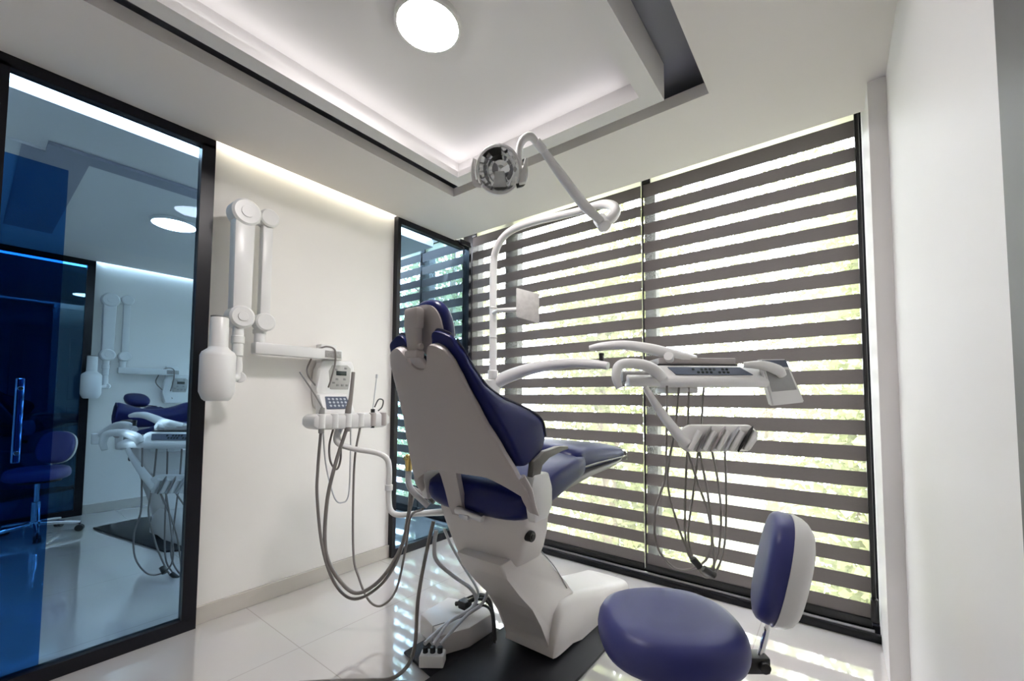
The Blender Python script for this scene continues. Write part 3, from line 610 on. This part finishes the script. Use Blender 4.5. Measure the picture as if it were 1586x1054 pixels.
# intra-oral viewer plate on the light pole
r = empty('monitor_bracket', (1.02, -.885, 1.50), 'small square white plate on a side arm of the lamp pole', 'monitor bracket')
b = NB(); tube(b, [(1.02, -.89, 1.555), (1.10, -.95, 1.548), (1.206, -.915, 1.545)], [.011, .010, .013], 10, smooth=False); ob('arm', b, WHITE, r)
b = NB(); prism(b, [(0, -.088), (.115, -.12), (.115, .028), (0, .058)], (1.20, -.925, 1.595), V(.80, .60, 0), V(0, 0, 1), V(.6, -.8, 0), -.008, .008, .003); ob('plate', b, mat('pale_speckled_plate', (.6, .58, .55), .4, noise=.25, nscale=45), r, label='pale square plate')
# ------------------------------------------------------------------ assistant unit
def make_assistant():
    r = empty('assistant_unit', (1.12, -1.29, .61), 'white assistant arm with keypad, suction hoses and syringe before the cream wall', 'dental hose unit')
    b = NB(); tube(b, [(.46, -1.42, .955), (.465, -1.435, .88), (.50, -1.375, .843), (.58, -1.30, .822), (.625, -1.262, .795), (.638, -1.25, .74), (.645, -1.254, .60), (.665, -1.255, .535), (.72, -1.246, .52), (.85, -1.244, .547), (1.13, -1.289, .612)], [.018, .015, .0135, .0135, .014, .014, .014, .014, .014, .014, .016], 14, n=8); ar = ob('arm', b, WHITE, r)
    b = NB(); cyl(b, (.642, -1.252, .63), (.642, -1.252, .66), .019); ob('arm_collar', b, WHITE, ar)
    # holder bar
    b = NB(); prism(b, [(-1.575, .965), (-1.55, .945), (-1.19, .94), (-1.155, .96), (-1.155, 1.0), (-1.19, 1.018), (-1.56, 1.018), (-1.575, 1.0)], (.385, 0, 0), (0, 1, 0), (0, 0, 1), (1, 0, 0), 0, .122, .012); hb = ob('holder_bar', b, WHITE, r)
    for k, y in enumerate((-1.535, -1.47, -1.40, -1.33, -1.26, -1.195)):
        b = NB(); cyl(b, (.497, y, .950), (.497, y, 1.021), .019, 16); ob('holder_clip', b, WARMW if k in (4, 5) else WHITE, hb)
    # keypad block
    b = NB(); prism(b, [(.37, 1.0), (.46, 1.0), (.455, 1.03), (.40, 1.115), (.36, 1.12)], (0, -1.50, 0), (1, 0, 0), (0, 0, 1), (0, 1, 0), 0, .165, .008); kb = ob('keypad_block', b, WHITE, r)
    b = NB(); kn = V(.085, 0, .055).normalized(); ku = V(-.055, 0, .085).normalized(); ko = V(.4295, -1.418, 1.073)
    prism(b, [(-.066, -.036), (.066, -.036), (.056, .036), (-.056, .036)], ko, (0, 1, 0), ku, kn, -.001, .003); kp = ob('keypad', b, PANELG, kb, smooth=False)
    b = NB()
    for i in range(5):
        for j in range(3):
            cyl(b, ko+V(0, -.042+i*.021, 0)+ku*(-.02+j*.02)+kn*.002, ko+V(0, -.042+i*.021, 0)+ku*(-.02+j*.02)+kn*.005, .0065, 10)
    kk = ob('keys', b, mat('pale_keys', (.5, .55, .6), .3, noise=.05), kb)
    hos = [([(.50, -1.535, .96), (.47, -1.53, .774), (.48, -1.535, .623), (.50, -1.511, .381), (.56, -1.476, .219), (.64, -1.424, .157), (.75, -1.362, .230), (.83, -1.324, .369), (.90, -1.332, .560), (.96, -1.36, .70), (1.06, -1.36, .66)], .007, HOSE),
           ([(.50, -1.40, .96), (.475, -1.448, .765), (.48, -1.487, .585), (.50, -1.498, .377), (.57, -1.476, .258), (.65, -1.424, .187), (.76, -1.370, .261), (.84, -1.318, .414), (.90, -1.325, .587), (.97, -1.34, .69), (1.07, -1.33, .65)], .0088, HOSE),
           ([(.50, -1.33, .96), (.475, -1.344, .752), (.50, -1.354, .336), (.57, -1.362, .214), (.66, -1.362, .131), (.72, -1.332, .116), (.80, -1.313, .205), (.88, -1.327, .410), (.95, -1.357, .574), (1.06, -1.38, .63)], .0055, HOSE),
           ([(.45, -1.448, .945), (.45, -1.466, .860), (.45, -1.457, .780), (.45, -1.423, .740), (.45, -1.404, .806), (.45, -1.420, .945)], .005, HOSE),
           ([(.44, -1.496, .95), (.44, -1.475, .765), (.44, -1.427, .599), (.44, -1.385, .565), (.44, -1.350, .601), (.44, -1.346, .816), (.44, -1.349, .95)], .0035, HOSEL)]
    for p, rad, mm in hos:
        b = NB(); tube(b, p, rad, 10, n=8); ob('hose', b, mm, r)
    # instruments in the clips: two suction tips, syringe with loop
    b = NB(); tube(b, [(.50, -1.535, .93), (.50, -1.535, 1.02), (.498, -1.53, 1.05)], [.013, .014, .010], 12); tube(b, [(.498, -1.53, 1.05), (.47, -1.56, 1.12), (.45, -1.62, 1.22)], .004, 8); s1 = ob('suction_handle', b, GREYP, r, label='dark suction handle')
    b = NB(); tube(b, [(.50, -1.40, .93), (.50, -1.40, 1.03), (.495, -1.385, 1.10), (.48, -1.365, 1.23)], [.015, .015, .010, .009], 12); ob('suction_handle', b, HOSE, r, label='grey suction handle with tall tip')
    b = NB(); tube(b, [(.50, -1.26, .94), (.50, -1.26, 1.04)], [.010, .011], 12, smooth=False); ob('syringe', b, DARKP, r, label='black syringe handle')
    b = NB(); tube(b, [(.50, -1.26, 1.04), (.495, -1.25, 1.10), (.49, -1.235, 1.21)], .003, 8); tube(b, [(.49, -1.235, 1.205), (.489, -1.233, 1.225)], .006, 8, smooth=False); ob('syringe_nozzle', b, ALU, r)
    b = NB(); tube(b, [(.50, -1.25, 1.05), (.49, -1.22, 1.09), (.48, -1.185, 1.085), (.48, -1.19, 1.05), (.49, -1.22, 1.03)], .0035, 8); ob('cable_loop', b, DARKP, r)
    # valve with brass fitting by the chair
    b = NB(); cyl(b, (1.005, -1.415, .79), (1.005, -1.415, .86), .015); cyl(b, (1.005, -1.437, .845), (1.005, -1.393, .845), .010); ob('valve', b, BRASS, r, label='brass valve fitting')
    b = NB(); tube(b, [(1.005, -1.415, .80), (1.01, -1.41, .72), (1.07, -1.36, .64)], .013, 12); ob('valve_tube', b, HOSEL, r)
    return r
make_assistant()
# ------------------------------------------------------------------ x-ray arm on the wall
def make_xray():
    r = empty('xray_machine', (-.045, -1.42, 1.35), 'white wall mounted dental x-ray with folded double arm, beside the black glass frame', 'x-ray machine')
    b = NB(); box(b, (-.043, -1.30, 1.29), (.02, -1.20, 1.42), .006); ob('wall_plate', b, WHITE, r)
    b = NB(); box(b, (.02, -1.675, 1.325), (.085, -1.20, 1.385), .008); sh = ob('extension_arm', b, WHITE, r)
    b = NB(); box(b, (.0855, -1.31, 1.335), (.088, -1.21, 1.375), .001); ob('label_plate', b, mat('grey_label', (.35, .34, .33), .4, noise=.5, nscale=70), sh, label='grey printed type plate')
    b = NB(); cyl(b, (.055, -1.645, 1.38), (.055, -1.645, 1.44), .026); cyl(b, (.05, -1.645, 1.43), (.05, -1.645, 1.455), .031); ob('pivot', b, WHITE, r)
    b = NB(); cyl(b, (.03, -1.635, 1.492), (.105, -1.635, 1.492), .048, 28, .008); ob('joint', b, WHITE, r)
    b = NB(); prism(b, [(-.026, 0), (.026, 0), (.026, .53), (-.026, .53)], (.04, -1.635, 1.50), (0, 1, 0), (0, 0, 1), (1, 0, 0), 0, .05, .010); inn = ob('inner_arm', b, WHITE, r)
    b = NB(); cyl(b, (.03, -1.635, 2.045), (.11, -1.635, 2.045), .048, 28, .008); ob('joint', b, WHITE, r)
    b = NB(); tube(b, [(.06, -1.64, 2.03), (.07, -1.70, 2.015), (.09, -1.76, 2.01)], .02, 12); ob('link', b, WHITE, r)
    b = NB(); prism(b, [(-.042, 0), (.042, 0), (.046, .50), (-.046, .50)], (.085, -1.765, 1.50), (0, 1, 0), (0, 0, 1), (1, 0, 0), 0, .075, .014); ob('outer_arm', b, WHITE, r)
    b = NB(); cyl(b, (.075, -1.762, 2.015), (.17, -1.762, 2.015), .066, 32, .010); cyl(b, (.17, -1.762, 2.015), (.175, -1.762, 2.015), .028, 20); ob('joint', b, WHITE, r)
    b = NB(); cyl(b, (.075, -1.765, 1.492), (.17, -1.765, 1.492), .056, 32, .010); cyl(b, (.17, -1.765, 1.492), (.176, -1.765, 1.492), .022, 20); ob('joint', b, WHITE, r)
    b = NB(); cyl(b, (.13, -1.77, 1.30), (.13, -1.77, 1.445), .024); cyl(b, (.13, -1.77, 1.36), (.13, -1.77, 1.40), .028); ob('yoke_stem', b, WHITE, r)
    b = NB(); tube(b, [(.13, -1.77, 1.32), (.13, -1.765, 1.24), (.14, -1.775, 1.195), (.175, -1.81, 1.19)], [.017, .019, .018, .016], 12); cyl(b, (.118, -1.75, 1.197), (.148, -1.762, 1.197), .026); ob('yoke', b, WHITE, r)
    c = V(.195, -1.868, 0)
    b = NB(); lathe(b, [(.045, 1.082), (.056, 1.092), (.069, 1.125), (.069, 1.290), (.062, 1.306), (.042, 1.322), (.038, 1.33)], c, (0, 0, 1), 40); hd = ob('tube_head', b, WHITE, r, angle=35)
    b = NB(); lathe(b, [(.038, 1.32), (.037, 1.33), (.036, 1.463), (.032, 1.468)], c, (0, 0, 1), 32); ob('cone', b, WHITE, hd)
    b = NB(); lathe(b, [(.033, 1.466), (.036, 1.472), (.031, 1.474)], c, (0, 0, 1), 32); ob('ring', b, GREYP, hd)
    b = NB(); tube(b, [(.03, -1.36, 1.33), (.02, -1.38, 1.25), (.01, -1.33, 1.18), (.02, -1.27, 1.12), (.03, -1.24, 1.08)], .005, 8); ob('cable', b, HOSE, r)
    b = NB(); tube(b, [(.05, -1.33, 1.385), (.07, -1.29, 1.40), (.095, -1.255, 1.38), (.09, -1.25, 1.30), (.07, -1.26, 1.21), (.05, -1.265, 1.16)], .005, 8); ob('cable', b, HOSE, r)
    return r
xray = make_xray()
def make_timer():
    r = empty('xray_control', (-.045, -1.20, 1.2), 'white wall control unit with a small display, under the x-ray arm', 'control box')
    b = NB(); prism(b, [(-1.315, 1.04), (-1.30, 1.03), (-1.10, 1.03), (-1.095, 1.14), (-1.085, 1.29), (-1.10, 1.33), (-1.29, 1.325), (-1.32, 1.27), (-1.325, 1.15)], (-.044, 0, 0), (0, 1, 0), (0, 0, 1), (1, 0, 0), 0, .075, .018); bd = ob('housing', b, WHITE, r)
    b = NB(); prism(b, [(-1.245, 1.15), (-1.13, 1.15), (-1.12, 1.20), (-1.115, 1.28), (-1.14, 1.30), (-1.235, 1.295), (-1.255, 1.26)], (.031, 0, 0), (0, 1, 0), (0, 0, 1), (1, 0, 0), 0, .004, .0015); fp = ob('front_panel', b, mat('grey_front_panel', (.42, .41, .39), .35, noise=.06), r, label='grey front panel')
    b = NB(); box(b, (.0345, -1.21, 1.235), (.038, -1.145, 1.262), .001); ob('display', b, SCREEN, fp)
    for y, z in ((-1.205, 1.212), (-1.155, 1.212), (-1.225, 1.19), (-1.20, 1.175), (-1.17, 1.175), (-1.14, 1.175), (-1.21, 1.27), (-1.15, 1.28)):
        b = NB(); box(b, (.0345, y-.008, z-.006), (.038, y+.008, z+.006), .001); ob('button', b, GREYP, fp)
    return r
timer = make_timer()
# ------------------------------------------------------------------ stool
def make_stool(label):
    C0 = V(2.105, -1.42, 0); r = empty('dentist_stool', (2.105, -1.42, 0), label, 'stool')
    b = NB(); prof = [(r_*.95, h_+.042) for r_, h_ in [(.0, .403), (.15, .403), (.176, .405), (.188, .413), (.193, .427), (.194, .445), (.190, .466), (.180, .482), (.160, .492), (.12, .497), (.06, .497), (.0, .496)]]
    x = rt0; y = TD; loops = []
    for R, h in prof:
        L_ = []
        for k in range(48):
            a = 2*math.pi*k/48; c, s = math.cos(a), math.sin(a)
            L_.append(b.verts.new(C0+x*(max(R, 1e-5)*1.0*math.copysign(abs(c)**.82, c))+y*(max(R, 1e-5)*.97*math.copysign(abs(s)**.82, s))+V(0, 0, h)))
        loops.append(L_)
    skin(b, loops); st = ob('seat', b, STOOLV, r, angle=60)
    b = NB(); lathe(b, [(.10, .420), (.13, .424), (.135, .437), (.0, .438)], C0, (0, 0, 1), 40); ob('seat_pan', b, DARKP, r)
    b = NB(); cyl(b, C0+V(0, 0, .10), C0+V(0, 0, .27), .026); cyl(b, C0+V(0, 0, .27), C0+V(0, 0, .425), .014); ob('gas_column', b, CHROME, r)
    b = NB(); cyl(b, C0+V(0, 0, .075), C0+V(0, 0, .12), .038)
    for k in range(5):
        a = 2*math.pi*k/5+.3; d = V(math.cos(a), math.sin(a), 0); tube(b, [C0+d*.02+V(0, 0, .10), C0+d*.15+V(0, 0, .088), C0+d*.255+V(0, 0, .072)], [.020, .017, .012], 10)
    bs = ob('star_base', b, CHROME, r)
    for k in range(5):
        a = 2*math.pi*k/5+.3; d = V(math.cos(a), math.sin(a), 0); n = V(-d.y, d.x, 0); c = C0+d*.25+V(0, 0, .027)
        b = NB(); cyl(b, c-n*.022, c-n*.004, .0265); cyl(b, c+n*.004, c+n*.022, .0265); cyl(b, c+V(0, 0, .0), c+V(0, 0, .05), .007); ob('caster', b, DARKP, bs)
    # bracket, rod, backrest
    b = NB(); P0 = C0+rt0*.165+V(0, 0, .41); box(b, (-.04, -.022, -.022), (.045, .022, .02), .005, M=Matrix.Translation(P0+rt0*.045)@Matrix.Rotation(YAW, 4, 'Z'))
    cyl(b, P0+rt0*.07-TD*.035, P0+rt0*.07+TD*.03, .014); ob('bracket', b, DARKP, r)
    b = NB(); tube(b, [P0+rt0*.065+V(0, 0, -.01), P0+rt0*.082+V(0, 0, .04), P0+rt0*.095+V(0, 0, .09), V(2.315, -1.305, .57)], .0135, 12, flat=.6); ob('rod', b, CHROME, r)
    bc = V(2.342, -1.287, .668); bn = V(-.982, -.19, 0); bx = V(0, 0, 1).cross(bn).normalized(); bu = (V(0, 0, 1)-bn*.22).normalized(); bn = bx.cross(bu)
    def bp(name, m_, ww, hh, n0, n1, stations):
        b = NB(); secs = []
        for n, e in stations:
            secs.append([bc+bx*(ww*e*math.copysign(abs(math.cos(a))**.8, math.cos(a)))+bu*(hh*e**.6*math.copysign(abs(math.sin(a))**.85, math.sin(a)))+bn*(n-.05*math.cos(a)**2*0) for a in [2*math.pi*k/44 for k in range(44)]])
        loft(b, secs); return ob(name, b, m_, r, angle=60)
    bp('backrest', STOOLV, .132, .136, 0, 0, [(-.008, .985), (.0, 1), (.016, .995), (.028, .95), (.035, .86), (.039, .7), (.041, .4), (.0415, .02)])
    bp('back_shell', WHITE, .134, .138, 0, 0, [(-.007, 1), (-.018, .99), (-.033, .95), (-.046, .86), (-.056, .72), (-.063, .5), (-.066, .25), (-.067, .02)])
    return r
stool = make_stool('round blue dentist stool with curved backrest, nearest the camera beside the white wall')
# ------------------------------------------------------------------ floor connections
r = empty('junction_box', (1.05, -1.18, .012), 'low white junction box on the floor left of the chair base', 'junction box')
b = NB(); prism(b, [(.90, -1.255), (1.03, -1.287), (1.111, -1.319), (1.165, -1.20), (1.165, -1.03), (1.08, -1.0), (.88, -1.06)], (0, 0, 0), (1, 0, 0), (0, 1, 0), (0, 0, 1), .014, .10, .008); jb = ob('cover', b, BASEW, r)
b = NB(); tube(b, [(1.031, -1.289, .02), (1.031, -1.289, .101), (1.09, -1.13, .1015), (1.085, -1.0, .1015)], .0018, 6, smooth=False); ob('lid_seam', b, GREYP, jb)
r = empty('valve_block', (1.15, -1.37, .014), 'small white valve block with hose sockets beside the junction box', 'valve block')
b = NB(); box(b, (-.05, -.028, 0), (.05, .028, .048), .006, M=Matrix.Translation((1.125, -1.372, .0145))@Matrix.Rotation(.62, 4, 'Z')); ob('body', b, WHITE, r)
for k in range(3):
    p = V(1.125, -1.372, .0)+V(math.cos(.62), math.sin(.62), 0)*(-.03+.03*k); b = NB(); cyl(b, p+V(0, 0, .055), p+V(0, 0, .085), .011); ob('socket', b, DARKP, r)
def cable(name, pts, rad, m_, label, cat, group=None):
    b = NB(); tube(b, pts, rad, 8, n=8); o = ob(name, b, m_, None); tagp(o, label, cat, group); return o
cable('drain_hose', [(1.15, -1.40, .60), (1.13, -1.415, .486), (1.10, -1.43, .298), (1.085, -1.43, .113), (1.075, -1.455, .035), (1.06, -1.52, .011), (1.0, -1.58, .011), (.90, -1.66, .011), (.80, -1.75, .011)], .0075, HOSE, 'grey hose hanging from the chair and running forward over the tiles', 'hose')
cable('supply_tube', [(1.15, -1.385, .56), (1.14, -1.385, .50), (1.13, -1.364, .43), (1.12, -1.265, .335), (1.12, -1.152, .24), (1.11, -1.10, .165), (1.10, -1.13, .125), (1.08, -1.24, .115), (1.095, -1.39, .095)], .0085, HOSEL, 'thick pale tube curving widest from under the chair seat down to the valve block', 'tube')
cable('supply_tube', [(1.165, -1.355, .56), (1.15, -1.296, .47), (1.14, -1.207, .348), (1.13, -1.13, .249), (1.12, -1.10, .19), (1.105, -1.13, .14), (1.10, -1.25, .13), (1.125, -1.372, .095)], .006, HOSEL, 'thin pale tube hanging straight from the seat carrier to the middle of the valve block', 'tube')
cable('supply_tube', [(1.29, -1.19, .36), (1.22, -1.15, .24), (1.17, -1.13, .175), (1.14, -1.20, .14), (1.15, -1.355, .095)], .007, HOSEL, 'pale tube leaving the slanted lift arm and crossing the junction box', 'tube')
for i, (dz, dx, rad, lab) in enumerate(((0, 0, .009, 'thickest black cable curling from the chair base over the junction box'), (.012, .015, .006, 'black cable arching highest above the junction box'), (-.004, .03, .006, 'black cable lying lowest between junction box and chair base'), (.006, -.015, .005, 'thin black cable with a loose end behind the junction box'))):
    cable('power_cable', [(1.03+dx*1.4, -1.10-dx, .125+dz), (1.09+dx, -1.06-dx, .15+dz*2), (1.15+dx, -1.05-dx, .14+dz*2), (1.21+dx, -1.09-dx*1.3, .09+dz), (1.245+dx*.3, -1.13-dx*1.2, .03+dz*.3)], rad, CABLE, lab, 'cable')
r = empty('cable_clamp', (1.045, -1.11, .115), 'small black clamp holding cables on the white junction box', 'clamp')
b = NB(); box(b, (1.02, -1.13, .112), (1.07, -1.085, .15), .005); ob('body', b, DARKP, r)
b = NB(); cyl(b, (1.0, -1.125, .125), (1.02, -1.115, .13), .010); ob('screw', b, DARKP, r)
# ------------------------------------------------------------------ the neighbouring rooms' furniture
def place(src, loc, rz, label):
    c = copy_tree(src); c.location = loc; c.rotation_euler = (0, 0, rz); c['label'] = label; return c
place(xray, (TX-.045, -1.42, 1.35), 0, 'x-ray arm on the far wall, seen small through the large blue glass')
place(timer, (TX-.045, -1.20, 1.2), 0, 'wall control unit of the neighbouring room, seen through the large blue glass')
c2 = place(chair, (-1.75, -1.47, 0), math.radians(-80), 'reclined dental chair of the neighbouring room, partly hidden by the black frame post')
PV = V(0, -.53, .80)
for ch in children(c2):                                 # this one is tilted back
    if ch.name.split('.')[0] in ('backrest_shell', 'backrest_cushion', 'headrest', 'headrest_bracket'):
        ch.matrix_local = Matrix.Translation(PV)@Matrix.Rotation(math.radians(48), 4, 'X')@Matrix.Translation(-PV)
du = [o for o in bpy.data.objects if o.name == 'delivery_unit'][0]
place(du, (-.9-1.045+.12, -1.86-.161+.06, .83), 0, 'delivery unit with hanging hoses, seen through the large blue glass')
place(stool, (-2.62, -2.18, 0), 2.2, 'dark blue stool behind the blue sliding door, low on the left')
place(chair, (-5.1, -1.9, 0), .6, 'dental chair in the farthest room, a dark shape behind the blue glass')
